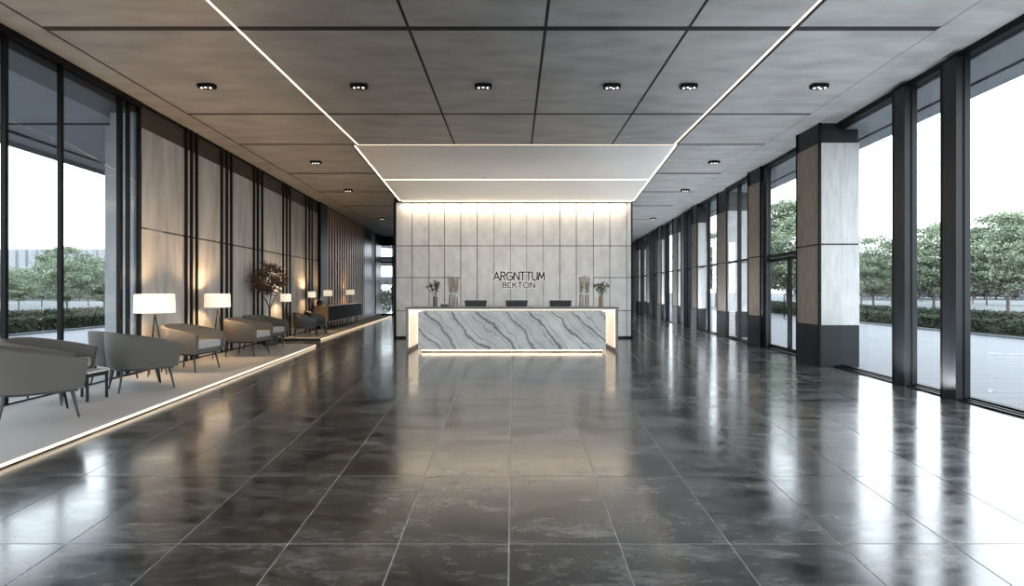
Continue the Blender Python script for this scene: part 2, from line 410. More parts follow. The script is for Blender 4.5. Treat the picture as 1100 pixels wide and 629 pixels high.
word('BCKTON', 1.0, .17, -.01, .0, .034, sg, .26)

# ------------------------------------------------------------------ reception desk
dk = empty('reception_desk', (0,13.3,0)); tag(dk, 'long marble-fronted reception desk with a grey counter and glowing ends', 'desk')
def P(mb, name, m, par, **k): 
    mb.v = [(x-par.location.x, y-par.location.y, z-par.location.z) for x,y,z in mb.v]
    return mb.build(name, m, par, **k)
W = 2.6
b = MB(); b.box(-W, W, 13.15, 13.95, 1.045, 1.095); b.box(-W, -W+.06, 13.22, 14.6, .0, 1.045); b.box(W-.06, W, 13.22, 14.6, .0, 1.045)
P(b, 'counter', M['countertop'], dk, bevel=.004)
b = MB(); b.box(-2.27, 2.27, 13.05, 13.42, .075, .985); P(b, 'marble_front', M['marble'], dk, bevel=.004)
b = MB(); b.box(-2.24, 2.24, 13.42, 13.5, .0, 1.02); b.box(-2.24, 2.24, 13.5, 13.62, .0, .75); P(b, 'core', M['joint'], dk)
b = MB(); b.box(-2.24, 2.24, 13.62, 14.45, .71, .75); P(b, 'worktop', M['countertop'], dk)
for s in (-1, 1):
    b = MB(); x0, x1 = sorted((s*(W-.062), s*(W-.09))); b.box(x0, x1, 13.25, 14.55, .1, 1.04); P(b, 'glow_panel', M['glowpanel'], dk)
    b = MB(); x0, x1 = sorted((s*2.28, s*(W-.09))); b.box(x0, x1, 14.5, 14.55, .0, 1.04); P(b, 'glow_panel', M['glowpanel'], dk)
b = MB(); b.box(-2.53, 2.53, 13.2, 13.4, 1.018, 1.043); P(b, 'light_strip', M['ledsoft'], dk)
b = MB(); b.box(-2.2, 2.2, 13.16, 13.22, .035, .072); P(b, 'light_strip', M['led'], dk)
light('AREA', 'desk_glow', (0, 13.3, .07), 22, (1,.75,.48), 4.3, None, (0,0,0), .2)

# monitors
def monitor():
    r = empty('computer_monitor', (0,0,.75))
    b = MB(); b.add([(-.25,.0,.2),(.25,.0,.2),(.29,-.03,.50),(-.29,-.03,.50),(-.25,.03,.2),(.25,.03,.2),(.29,-.0,.50),(-.29,-.0,.50)],
        [(0,1,2,3),(7,6,5,4),(1,0,4,5),(2,1,5,6),(3,2,6,7),(0,3,7,4)]); b.build('screen', M['monitor'], r, bevel=.006)
    b = MB(); b.tube([(0,.02,.02),(0,.03,.25)], .018); b.build('stand', M['black'], r, smooth=True)
    b = MB(); b.box(-.12,.12,-.06,.12,0,.015); b.build('foot', M['black'], r, bevel=.004)
    return r
mo = monitor()
for i, (px_, lab) in enumerate(((511,'leftmost black monitor behind the counter, beside the glass vases of pampas'),
        (555,'middle black monitor behind the counter, under the wall sign'), (602,'rightmost black monitor behind the counter, right of the sign'))):
    o = mo if i == 0 else dup(mo)
    o.location = ((px_-550)/580*14.0, 14.0, .75); tag(o, lab, 'monitor', 'monitors on the reception desk')

# vases
def leaves_ball(mb, c, r, n, size, rng, zs_=1):
    for _ in range(n):
        d = Vector((rng.gauss(0,1), rng.gauss(0,1), rng.gauss(0,1))).normalized()*r*rng.random()**.4
        mb.leaf((c[0]+d.x, c[1]+d.y, c[2]+d.z*zs_), size, rng)
CT = 1.095; DY = 13.5
def pos(px_, y=DY): return ((px_-550)/580*y, y, CT)
def tall_vase(p, lab, h, side, spread=.05):
    r = empty('glass_vase', p); tag(r, lab, 'vase')
    b = MB(); b.lathe([(.045,0),(.05,.01),(.045,.32),(.04,.32),(.042,.02),(.0,.02)], seg=20, cap=False); b.build('vase_body', M['vaseglass'], r, smooth=True)
    st = MB()
    for k in range(6):
        hd = MB()
        a = 2*PI*k/6+side; tx, ty = math.cos(a)*spread*(1+.5*R.random()), math.sin(a)*spread; tz = h*R.uniform(.88,1)
        st.tube([(tx*.2,ty*.2,.03),(tx*.5,ty*.5,h*.5),(tx,ty,tz)], .003, 5)
        for q in range(130):
            u = R.random(); z = .36+(tz-.36)*u; w = .028*(1-.6*u)
            hd.leaf((tx*(.3+.7*u)+R.gauss(0,w), ty*(.3+.7*u)+R.gauss(0,w*.8), z), .012, R)
        hd.build('plume', M['pampas'], r)
    st.build('stems', M['pampas'], r)
tall_vase(pos(484.5), 'left glass vase of tall pampas grass in the left pair on the counter', .80, .3)
tall_vase(pos(489.5), 'right glass vase of tall pampas grass in the left pair on the counter', .78, 1.1, .055)
tall_vase(pos(624.5), 'left glass vase of tall pampas grass in the right pair on the counter', .78, .6)
tall_vase(pos(630.5), 'right glass vase of tall pampas grass in the right pair on the counter', .80, 1.7, .06)
def bouquet_vase(p, lab, bodym, leafm, leafm2, r_=.055):
    r = empty('flower_vase', p); tag(r, lab, 'vase')
    b = MB(); b.lathe([(0,0),(r_,.0),(r_*1.02,.12),(r_*.98,.25),(r_*.9,.25),(r_*.85,.03),(0,.03)], seg=20, cap=False); b.build('vase_body', bodym, r, smooth=True)
    st = MB(); c = MB()
    for k in range(16):
        a = MB()
        t = 2*PI*k/16+R.random(); rad = R.uniform(.05,.2); h = .62-rad*.7+R.uniform(-.06,.05)
        e = (math.cos(t)*rad, math.sin(t)*rad*.7, h)
        st.tube([(0,0,.05),(e[0]*.3,e[1]*.3,.3),e], .0035, 5)
        leaves_ball(a if k%2 else c, e, .045, 34, .018, R)
        if k%2: a.build('flower', leafm, r)
        leaves_ball(c, (e[0]*.6,e[1]*.6,h*.8), .04, 14, .016, R)
    st.build('stems', M['dry'], r); c.build('leaves', leafm2, r)
bouquet_vase(pos(467.5), 'dark brown vase with a dried bouquet at the left end of the counter', M['vasebrown'], M['pampas'], M['dry'])
bouquet_vase(pos(645.5), 'amber brown vase with green and dried leaves at the right end of the counter', M['vaseamber'], M['pampas'], M['greenleaf'])
b = MB(); b.box(-.09,.09,-.05,.05,0,.07); b.cur = 1; b.box(-.092,.092,-.052,.052,.07,.1)
tag(b.build('desk_box', [M['plastic'], M['whitetop']], None, bevel=.004, loc=pos(477.5)), 'small black box with a pale lid between the dark vase and pampas', 'box')

# ------------------------------------------------------------------ left wall
wlf = empty('wall_left'); struct(wlf, 'left wall of tall grey stone panels between thin black metal fins', 'wall')
b = MB(); wl(b, 9.49, 33, -.35, -.03, 0, CZ); b.build('backing', M['joint'], wlf)
b = MB(); wl(b, 9.49, 20.2, -.03, .02, 4.38, CZ); wl(b, 20.2, 33, -.03, .02, 4.38, CZ); b.build('header', M['header'], wlf)
b = MB(); wl(b, 8.9, 33, .0, .05, CZ-.05, CZ-.001); b.build('top_rail', M['black'], wlf)
segs = [(9.51,10.9),(10.95,11.11),(11.15,11.31),(11.36,12.42),(12.47,12.68),(12.73,12.91),(12.96,14.23),(14.28,14.48),(14.53,14.78),(14.83,16.38),(16.43,16.68),(16.73,16.98),(17.03,18.58),(18.63,18.95),(19.0,19.28),(19.33,20.05)]
b = MB()
for y0, y1 in segs:
    for z0, z1 in ((.1,2.59),(2.62,4.37)): wl(b, y0, y1, -.03, .02, z0, z1)
b.build('stone_cladding', M['stoneL'], wlf)
for y in (10.925,11.13,11.335,12.445,12.705,12.935,14.255,14.505,14.805,16.405,16.705,17.005,18.605,18.975,19.305):
    b = MB(); wl(b, y-.022, y+.022, -.03, .07, .06, CZ); b.build('metal_fin', M['bronze'], wlf)
b = MB(); wl(b, 9.49, 20.1, -.03, .03, 0, .1); b.build('skirting', M['black'], wlf)
b = MB(); wl(b, 20.1, 21.0, -.03, .12, 0, CZ); b.build('dark_column', M['black'], wlf)
b = MB(); wl(b, 21.0, 28.0, -.03, .0, 0, CZ); b.build('slat_backing', M['wooddark'], wlf)
y = 21.05
sl = MB()
while y < 27.95:
    wl(sl, y, y+.17, 0, .09, .0, CZ-.05); y += .42
sl.build('wood_slats', M['wood'], wlf)
b = MB(); wl(b, 28, 29.9, -.03, .1, 0, CZ); b.build('dark_panel', M['darkpanel'], wlf)
b = MB(); wl(b, 29.9, 31.2, -.03, .05, 0, CZ); b.build('pale_panel', M['stoneL'], wlf)
b = MB(); wl(b, 31.2, 33, -.03, .1, 0, CZ); b.build('dark_panel', M['darkpanel'], wlf)

# left glazing
def window(n, side, bays, z0, z1, label, mull=.05, depth=(.0,.10), gm='glass', mid=None):
    w = empty('window_%d' % n); struct(w, label, 'window'); f = wl if side == 'L' else wr
    ya, yb = bays[0], bays[-1]
    b = MB(); f(b, ya, yb, -.04, .06, 0, z0); f(b, ya, yb, -.04, .06, z1, CZ-.001); b.build('frame', M['black'], w)
    b = MB()
    for y in bays: f(b, y-mull/2, y+mull/2, -depth[1], depth[1], z0, z1)
    b.build('mullion', M['black'], w)
    b = MB(); b.add([( (XL if side=='L' else XR)(ya), ya, z0), ((XL if side=='L' else XR)(yb), yb, z0), ((XL if side=='L' else XR)(yb), yb, z1), ((XL if side=='L' else XR)(ya), ya, z1)], [(0,1,2,3)])
    b.build('pane', M[gm], w); return w
window(1, 'L', [-4,-2.2,-.4,1.4,3.2,4.0,4.95,5.86,6.77,7.68,8.94], .09, 4.71, 'floor-to-ceiling glazing with black mullions in the left wall', .05, (.0,.03), 'glassL')
window(2, 'L', [8.97,9.16,9.47], .09, 4.71, 'narrow glazed bays where the left glass meets the stone wall', .04, (.0,.03), 'glassL')
b = MB(); b.prism([(-7.69,10.2),(XL(10.2)+.0-.36,10.2),(XL(10.6)-.36,10.6),(-7.69,10.6)], 0, 4.62)
b.box(-7.0, XL(9.45)-.05, 9.40, 10.2, 0, 4.62)
tag(b.build('exterior_pillar', M['stoneF']), 'speckled grey stone pillar outside at the end of the left glass', 'pillar')

# ------------------------------------------------------------------ right wall: columns, windows, door
def column(y0, y1, xin, xout, name_lab, top=4.42):
    c = empty('column', ((xin+xout)/2, y0, 0)); tag(c, name_lab, 'column')
    t = .025
    def Q(mb, nm, m, **k): return P(mb, nm, m, c, **k)
    b = MB(); b.box(xin+.0, xout, y0, y1, 0, .80); Q(b, 'base', M['darkpanel'], bevel=.006)
    b = MB(); b.box(xin+.03, xout-.0, y0+.012, y1-.01, .80, top); Q(b, 'core', M['joint'])
    b = MB()
    for z0, z1 in ((.825,2.395),(2.425,top-.02)): b.box(xin+.045, xout, y0, y0+.012, z0, z1)
    Q(b, 'front_cladding', M['stoneG'])
    b = MB()
    for z0, z1 in ((.825,2.395),(2.425,top-.02)): b.box(xin+.012, xin+.03, y0+.05, y1-.03, z0, z1)
    Q(b, 'side_cladding', M['stoneLit'])
    b = MB(); b.box(xin-.004, xin+.04, y0-.004, y0+.04, 0, CZ); b.box(xin-.002, xin+.035, y1-.03, y1, 0, CZ); Q(b, 'corner_trim', M['black'])
    b = MB(); b.box(xin+.03, xout, y0+.04, y1-.01, top, CZ); Q(b, 'head_panel', M['darkpanel'])
column(10.6, 11.47, 6.03, 6.82, 'wide stone-clad column nearest on the right, beside the large windows')
column(14.3, 15.1, 6.58, 6.86, 'slim stone-clad column just beyond the glass door on the right')
column(17.45, 18.3, 6.93, 7.62, 'wide stone-clad column, third from the front on the right', 4.1)
column(20.5, 21.2, 7.02, 7.48, 'slim stone-clad column, fourth from the front on the right', 4.1)
column(24.0, 24.8, 7.35, 8.0, 'wide stone-clad column, fifth from the front on the right', 4.1)
column(27.2, 27.9, 7.5, 7.95, 'slim stone-clad column, sixth from the front on the right', 4.1)
column(30.8, 31.6, 7.85, 8.4, 'wide stone-clad column, seventh from the front on the right', 4.1)
column(34.2, 34.9, 8.0, 8.5, 'distant stone-clad column, eighth from the front on the right', 4.1)
def bigwin(n, ya, yb, label, mulls, z0=.05, z1=4.70, tz=None):
    w = empty('window_%d' % n); struct(w, label, 'window')
    b = MB(); wr(b, ya, yb, -.06, .10, z1, CZ-.001)
    if z0 < 1: wr(b, ya, yb, -.08, .02, 0, z0); wr(b, ya, yb, .05, .09, 0, .03); wr(b, ya, yb, .13, .17, 0, .022)
    if tz: wr(b, ya, yb, -.04, .05, tz-.03, tz+.03)
    b.build('frame', M['black'], w)
    for y0, y1, dep in mulls:
        b = MB(); wr(b, y0, y1, 0, dep, 0, z1); wr(b, y0+.1, y1-.1, -.04, 0, 0, z1)
        wr(b, y0-.008, y0+.02, dep-.02, dep+.008, 0, z1); b.build('mullion', M['darkpanel'], w, bevel=.004)
        b = MB(); wr(b, y1-.03, y1+.002, dep-.02, dep+.006, 0, z1); wr(b, y0-.012, y0-.001, dep*.42, dep*.5, 0, z1); b.build('mullion_edge', M['black'], w)
    b = MB(); b.add([(XR(ya),ya,z0),(XR(yb),yb,z0),(XR(yb),yb,z1),(XR(ya),ya,z1)], [(0,3,2,1)]); b.build('pane', M['glass'], w)
bigwin(3, -4, 10.6, 'tall floor-to-ceiling glazing with deep black mullions in the right wall', [(-3.7,-3.4,.2),(-1.2,-.93,.2),(1.2,1.47,.2),(3.4,3.67,.2),(5.3,5.57,.2),(7.37,7.66,.2),(8.44,8.74,.2)])
bigwin(4, 11.47, 14.3, 'clear glazing over the glass door in the right wall', [(14.02,14.28,.12)], 2.42, 4.70)
bigwin(5, 15.1, 17.45, 'glazed bay between the second and third right columns', [(16.3,16.4,.05)], tz=2.4)
bigwin(6, 18.3, 20.5, 'glazed bay between the third and fourth right columns', [(19.4,19.55,.08)], tz=2.4)
bigwin(7, 21.2, 24.0, 'glazed bay between the fourth and fifth right columns', [(22.0,22.3,.3),(23.3,23.45,.08)], tz=2.4)
bigwin(8, 24.8, 27.2, 'glazed bay between the fifth and sixth right columns', [(26,26.2,.2)], tz=2.4)
bigwin(9, 27.9, 30.8, 'glazed bay between the sixth and seventh right columns', [(29,29.3,.3)], tz=2.4)
bigwin(10, 31.6, 34.2, 'far glazed bay in the right wall', [(33,33.2,.2)], tz=2.4)
bigwin(11, 34.9, 38, 'farthest glazed bay in the right wall', [(36.5,36.8,.3)], tz=2.4)
dr = empty('door_1'); struct(dr, 'black framed double glass door in the right wall', 'door')
b = MB(); wr(b, 11.5, 14.28, -.06, .10, 2.34, 2.42); wr(b, 11.5, 11.58, -.06, .1, 0, 2.34); wr(b, 14.2, 14.28, -.06, .1, 0, 2.34); wr(b, 11.5,14.28,-.06,.1,0,.015)
b.build('frame', M['black'], dr)
for ya, yb in ((11.62,12.9),(12.94,14.16)):
    b = MB(); wr(b, ya, ya+.06, -.02, .03, .03, 2.32); wr(b, yb-.06, yb, -.02, .03, .03, 2.32); wr(b, ya, yb, -.02, .03, .03, .12); wr(b, ya, yb, -.02, .03, 2.24, 2.32)
    lf = b.build('door_leaf', M['black'], dr)
    b = MB(); b.add([(XR(ya)-.005,ya,.1),(XR(yb)-.005,yb,.1),(XR(yb)-.005,yb,2.26),(XR(ya)-.005,ya,2.26)], [(0,3,2,1)]); b.build('pane', M['glass'], lf)
for yy in (12.8, 13.04):
    b = MB(); x = XR(yy)-.09; b.tube([(x+.06,yy,.8),(x,yy,.82),(x,yy,1.4),(x+.06,yy,1.42)], .012); b.build('handle', M['black'], dr, smooth=True)

# ends of the building
wf = empty('window_13'); struct(wf, 'glazed entrance front behind the viewpoint', 'window')
b = MB()
for k in range(7):
    x = XL(YN)+(XR(YN)-XL(YN))*k/6; b.box(x-.05, x+.05, YN-.15, YN, 0, CZ)
b.box(XL(YN),XR(YN),YN-.12,YN,0,.08); b.box(XL(YN),XR(YN),YN-.12,YN,4.65,CZ); b.build('frame', M['black'], wf)
b = MB(); b.add([(XL(YN),YN-.06,.08),(XR(YN),YN-.06,.08),(XR(YN),YN-.06,4.65),(XL(YN),YN-.06,4.65)],[(0,3,2,1)]); b.build('pane', M['glass'], wf)
b = MB(); b.box(3.5, XR(38)+.3, 38, 38.2, 0, CZ); struct(b.build('wall_end', M['darkpanel']), 'dark wall closing the right passage', 'wall')
we = empty('window_12'); struct(we, 'glazed end of the left passage with a dark frame', 'window')
b = MB()
for x in (-8.05,-7.3,-6.2,-5.1,-3.75): b.box(x-.04, x+.04, 33, 33.1, 0, CZ)
b.box(-8.1,-3.7,33,33.1,3.2,3.3); b.box(-8.1,-3.7,33,33.1,4.25,CZ); b.box(-8.1,-3.7,33,33.1,0,.1); b.build('frame', M['black'], we)
b = MB(); b.add([(-8.1,33.05,.1),(-3.7,33.05,.1),(-3.7,33.05,4.3),(-8.1,33.05,4.3)],[(0,1,2,3)]); b.build('pane', M['glassL'], we)

# ------------------------------------------------------------------ carpeted platforms
def plat(edge, y0, y1, lab, xoff=.03):
    p = empty('carpet_platform', (edge(y0), y0, 0)); tag(p, lab, 'platform')
    b = MB(); b.prism([(XL(y0)+xoff,y0),(edge(y0),y0),(edge(y1),y1),(XL(y1)+xoff,y1)], .052, .07); P(b, 'carpet', M['carpet'], p)
    b = MB(); b.prism([(XL(y0)+xoff,y0+.04),(edge(y0)-.04,y0+.04),(edge(y1)-.04,y1-.04),(XL(y1)+xoff,y1-.04)], 0, .052); P(b, 'plinth', M['joint'], p)
    b = MB(); b.prism([(edge(y0)-.04,y0),(edge(y0)-.012,y0),(edge(y1)-.012,y1),(edge(y1)-.04,y1)], .018, .044); P(b, 'light_strip', M['ledfloor'], p)
def pe1(y): return -3.83-.098*y
def pe2(y): return -4.42-.081*y
plat(pe1, 1.0, 14.5, 'near grey carpeted platform with warm edge light under the armchairs')
plat(pe2, 16.3, 31.0, 'far grey carpeted platform under the long sideboard')

# ------------------------------------------------------------------ armchairs
def shell(w, d_arm, back, th, z0, zarm, zback, taper=.90, nseg=26):
    """U-shaped wrap shell facing +x"""
    path = []
    hw = w/2
    path.append((d_arm, -hw)); path.append((d_arm*.66, -hw)); path.append((d_arm*.3, -hw)); path.append((0,-hw))
    for k in range(1, nseg):
        t = -PI/2 - PI*k/nseg
        c, s = math.cos(t), math.sin(t)
        e = 2/2.6
        path.append((-back*abs(c)**e, hw*math.copysign(abs(s)**e, s)))
    path += [(0,hw),(d_arm*.3,hw),(d_arm*.66,hw),(d_arm,hw)]
    n = len(path); mb = MB(); rings = []
    tot = d_arm+back
    for i, (x, y) in enumerate(path):
        u = min(1, max(0, (d_arm-x)/tot)); u = u**.8
        zt = zarm+(zback-zarm)*u
        px0 = path[max(i-1,0)]; px1 = path[min(i+1,n-1)]
        tx, ty = px1[0]-px0[0], px1[1]-px0[1]; l = math.hypot(tx,ty); nx, ny = -ty/l, tx/l   # inward normal
        if nx*(0-x)+ny*(0-y) < 0 and not (abs(y) > hw*.99 ): nx, ny = -nx, -ny
        if abs(y) >= hw*.99: nx, ny = 0, -math.copysign(1, y)
        r = .022
        sec = [(0,z0),(0,z0+(zt-z0)*.5),(0,zt-r),(r*.3,zt-r*.3),(r,zt),(th-r,zt),(th-r*.3,zt-r*.3),(th,zt-r),(th,z0+(zt-z0)*.5),(th,z0)]
        ring = []
        for off, z in sec:
            f = taper+(1-taper)*min(1,(z-z0)/(zback-z0)*1.4)
            ring.append(((x+nx*off)*f, (y+ny*off)*f, z))
        rings.append(ring)
    m_ = len(rings[0]); vs = [p for r_ in rings for p in r_]
    fs = [(i*m_+k, (i+1)*m_+k, (i+1)*m_+(k+1)%m_, i*m_+(k+1)%m_) for i in range(n-1) for k in range(m_)]
    fs += [tuple(range(m_)), tuple((n-1)*m_+k for k in range(m_-1,-1,-1))]
    mb.add(vs, fs); return mb
def dshape(w, xf, back, z0, z1, sc=1.0, nseg=16):
    hw = w/2*sc; pl = [(xf,-hw),(xf,hw),(0,hw)]
    for k in range(1, nseg):
        t = PI/2+PI*k/nseg; c, s = math.cos(t), math.sin(t); e = 2/2.6
        pl.append((-back*sc*abs(c)**e, hw*math.copysign(abs(s)**e, s)))
    pl.append((0,-hw)); mb = MB(); mb.prism(pl, z0, z1); return mb
def fixn(o):
    bm = bmesh.new(); bm.from_mesh(o.data); bmesh.ops.recalc_face_normals(bm, faces=bm.faces); bm.to_mesh(o.data); bm.free()
    o.data.set_sharp_from_angle(angle=math.radians(38)); return o
def armchair(name, outer, cush, w=.86, darm=.42, back=.42, z0=.33, zarm=.66, zback=.83, th=.085):
    r = empty(name)
    fixn(shell(w, darm, back, th, z0, zarm, zback).build('shell', outer, r, smooth=True))
    b = dshape(w-.1, darm*.86, back*.9, z0-.005, z0+.07, .96); b.build('seat_base', outer, r, bevel=.01)
    b = dshape(w-2*th-.05, darm*.93, back-th-.06, z0+.07, z0+.205, 1.0); fixn(b.build('seat_cushion', cush, r, smooth=True, bevel=.03))
    b = dshape(w-.14, darm*.8, back*.82, z0-.03, z0-.004, .95); b.build('base_frame', M['leg'], r)
    for sx, sy in ((1,-1),(1,1),(-1,-1),(-1,1)):
        x, y = (.29 if sx > 0 else -.27), sy*(w/2-.14 if sx > 0 else w/2-.19)
        b = MB(); b.tube([(x,y,z0-.02),(x+sx*.055,y+sy*.045,0)], [.019,.011], 10); b.build('leg', M['leg'], r, smooth=True)
    return r
ch = armchair('armchair', M['fabric'], M['cushion'])
PZ = .07
chairs = [(-5.38, 6.08, 48, 'grey tub armchair nearest the camera at the left edge'),
          (-6.02, 6.95, 15, 'grey tub armchair mostly hidden behind the nearest armchair'),
          (-5.45, 7.92, 48, 'grey tub armchair in front, its back to the camera, near the platform edge'),
          (-6.0, 8.35, 60, 'grey tub armchair by the glass, half hidden behind another armchair'),
          (-5.82, 9.75, -5, 'grey tub armchair facing the hall with its pale seat cushion in full view'),
          (-5.90, 12.0, -2, 'grey tub armchair before the copper-leaved tree, its curved back to the camera'),
          (-6.16, 13.35, -12, 'farthest grey tub armchair on the near platform, beside the copper-leaved tree')]
for i, (x, y, a, lab) in enumerate(chairs):
    o = ch if i == 0 else dup(ch)
    o.location = (x, y, PZ); o.rotation_euler = (0,0,math.radians(a)); tag(o, lab, 'armchair', 'grey tub armchairs on the near platform')
lc = armchair('lounge_chair', M['blackshell'], M['brownleather'], .72, .30, .36, .30, .56, .76, .06)
for i, (x, y, a, lab) in enumerate([(-6.45,16.85,25,'dark shell lounge chair with brown seat, nearer of the two'),(-6.6,18.1,25,'dark shell lounge chair with brown seat, next to the sideboard')]):
    o = lc if i == 0 else dup(lc)
    o.location = (x,y,PZ); o.rotation_euler = (0,0,math.radians(a)); tag(o, lab, 'chair', 'dark lounge chairs on the far platform')
# side table
tb = empty('side_table', (-6.15, 7.50-.08, PZ)); tag(tb, 'low dark side table with a pale top between the armchairs by the glass', 'table')
tb.location = (-5.62, 7.1, PZ)
b = MB(); b.box(-.19,.19,-.19,.19,.36,.385); b.build('tabletop', M['whitetop'], tb, bevel=.003)
b = MB(); b.box(-.18,.18,-.18,.18,.31,.36); b.build('apron', M['leg'], tb)
for sx in (-1,1):
    for sy in (-1,1):
        b = MB(); b.box(sx*.165-.012,sx*.165+.012,sy*.165-.012,sy*.165+.012,0,.32); b.build('leg', M['leg'], tb)

# ------------------------------------------------------------------ lamps
WARM = (1,.66,.36)
def floor_lamp(x, y, w, z0, z1, lab, e, base=PZ, group='white shaded floor lamps along the left wall'):
    r = empty('floor_lamp', (x,y,base)); tag(r, lab, 'lamp', group)
    za, zb = z0-base, z1-base
    b = MB(); b.lathe([(w/2,za),(w/2*.97,zb),(w/2*.96,zb),(w/2*.985,za)], seg=40, cap=False); sh = b.build('lamp_shade', M['shade'], r, smooth=True)
    b = MB(); b.tube([(0,0,za-.02),(0,0,zb-.05)], .008); b.build('pole', M['bronze'], r)
    for k in range(3):
        t = 2*PI*k/3+.5
        b = MB(); b.tube([(0,0,za-.01),(math.cos(t)*.17,math.sin(t)*.17,0)], [.011,.008]); b.build('leg', M['bronze'], r)
    light('POINT', 'lamp_bulb', (0,0,(za+zb)/2), e*1.3, WARM, .06, r)
    light('SPOT', 'lamp_uplight', (0,0,zb-.03), e*1.3, WARM, .03, r, (PI,0,0), None, math.radians(150))
floor_lamp(-6.02, 9.10, .60, 1.13, 1.44, 'white drum floor lamp nearest, behind the armchairs at the start of the stone wall', 42)
floor_lamp(-6.22, 11.40, .50, 1.15, 1.43, 'white drum floor lamp second along the stone wall', 38)
floor_lamp(-6.66, 15.9, .30, 1.18, 1.40, 'small white floor lamp just beyond the copper-leaved tree', 30, 0.0)
floor_lamp(-6.80, 18.35, .26, 1.27, 1.47, 'small white floor lamp behind the dark lounge chairs', 24)
def table_lamp(x, y, base, w, h, lab, e):
    r = empty('table_lamp', (x,y,base)); tag(r, lab, 'lamp', 'table lamps on the sideboard')
    b = MB(); b.lathe([(w/2,h-.21),(w/2*.97,h),(w/2*.95,h),(w/2*.98,h-.21)], seg=32, cap=False); b.build('lamp_shade', M['shade'], r, smooth=True)
    b = MB(); b.tube([(0,0,.01),(0,0,h-.05)], .01); b.build('pole', M['bronze'], r)
    b = MB(); b.lathe([(.09,0),(.09,.015),(.02,.03)], seg=20); b.build('base', M['bronze'], r, smooth=True)
    light('POINT', 'lamp_bulb', (0,0,h-.1), e, WARM, .05, r)
# sideboard
def sx_(y): return -5.37-.0655*y
sb = empty('sideboard', (sx_(19.56), 19.56, PZ)); tag(sb, 'long low sideboard with dark doors and a brown end, against the slatted wall', 'sideboard')
def sbx(mb, y0, y1, a, b_, z0, z1): return mb.prism([(sx_(y0)-a,y0),(sx_(y0)-b_,y0),(sx_(y1)-b_,y1),(sx_(y1)-a,y1)], z0, z1)
ya, yb = 19.56, 25.3
b = MB(); sbx(b, ya, yb, .02, .5, .36, .93); P(b, 'carcass', M['wood'], sb, bevel=.004)
b = MB(); sbx(b, ya-.01, yb+.01, -.01, .51, .93, .955); P(b, 'top', M['wood'], sb)
nd = 6
for k in range(nd):
    u0 = ya+.02+(yb-ya-.04)*k/nd; u1 = ya+.02+(yb-ya-.04)*(k+1)/nd
    b = MB(); sbx(b, u0+.01, u1-.01, 0, .02, .38, .92); P(b, 'door', M['doorgrey'], sb)
    for yy, dd in ((u0+.08,.06),(u0+.08,.44)):
        b = MB(); b.tube([(sx_(yy)-dd,yy,.36),(sx_(yy)-dd,yy,PZ)], .015, 6); P(b, 'leg', M['leg'], sb)
table_lamp(sx_(19.9)-.14, 20.0, .955, .32, .56, 'small white table lamp at the near end of the sideboard', 26)
table_lamp(sx_(23.6)-.16, 23.6, .955, .36, .58, 'small white table lamp farther along the sideboard', 26)
b = MB(); b.lathe([(.0,0),(.07,.0),(.11,.08),(.09,.2),(.03,.24),(.02,.27),(0,.27)], seg=20, cap=False)
tag(b.build('black_vase', M['blackshell'], None, smooth=True, loc=(sx_(19.75)-.36, 19.72, .955)), 'round black vase beside the near table lamp on the sideboard', 'vase')

# ------------------------------------------------------------------ copper-leaved indoor tree
def tree_mesh(rng, H, crown_w, crown_h, nclump, nleaf, leafs, flat=.5, trunk_r=.05, clump=.22, multi=3, low=None):
    tr = MB(); lv = MB(); zc = H-crown_h/2; base = low if low is not None else zc-crown_h*.5
    tr.tube([(0,0,0),(rng.uniform(-.02,.02)*H,0,base*.6),(0,rng.uniform(-.02,.02)*H,base+.1*crown_h)], [trunk_r, trunk_r*.8, trunk_r*.6], 8)
    for i in range(nclump):
        while True:
            d = Vector((rng.uniform(-1,1), rng.uniform(-1,1), rng.uniform(-1,1)))
            if .25 < d.length < 1: break
        wz = 1-.35*max(0,d.z)
        p = Vector((d.x*crown_w/2*wz, d.y*crown_w/2*wz, zc+d.z*crown_h/2))
        if i % multi == 0:
            s0 = Vector((0,0,base*rng.uniform(.75,1.1)))
            mid = s0.lerp(p, .5)+Vector((0,0,-.06*crown_h))
            tr.tube([s0, mid, p], [trunk_r*.4, trunk_r*.22, trunk_r*.08], 5)
        cr = clump*crown_w*rng.uniform(.6,1.15)
        for _ in range(nleaf):
            g = Vector((rng.gauss(0,.5), rng.gauss(0,.5), rng.gauss(0,.5)*flat))*cr
            lv.leaf(p+g, leafs, rng, .0)
    return tr, lv
pt = empty('potted_tree', (-6.42, 14.45, PZ)); tag(pt, 'small indoor tree with copper-brown leaves in a dark pot by the stone wall', 'plant')
pt.location = (-6.33, 14.1, PZ)
b = MB(); b.lathe([(.14,0),(.19,.02),(.21,.34),(.19,.34),(.18,.3),(0,.3)], seg=28, cap=False); b.build('pot', M['pot'], pt, smooth=True)
rt = random.Random(5)
tr = MB(); 
for k in range(6):
    t = 2*PI*k/6; e = (math.cos(t)*.2*(.5+rt.random()), math.sin(t)*.2, 1.25+.2*rt.random())
    tr.tube([(math.cos(t)*.012,math.sin(t)*.012,.3),(math.cos(t)*.015,math.sin(t)*.015,1.0),(e[0]*.5,e[1]*.5,1.2),e,(e[0]*1.7,e[1]*1.7,1.6+.2*rt.random())], [.016,.014,.010,.007,.003], 6)
tr.build('trunk', M['bark'], pt, smooth=True)
_, lv = tree_mesh(rt, 2.14, .88, .80, 60, 46, .034, .7, clump=.20)
lv.build('foliage', M['copper'], pt)

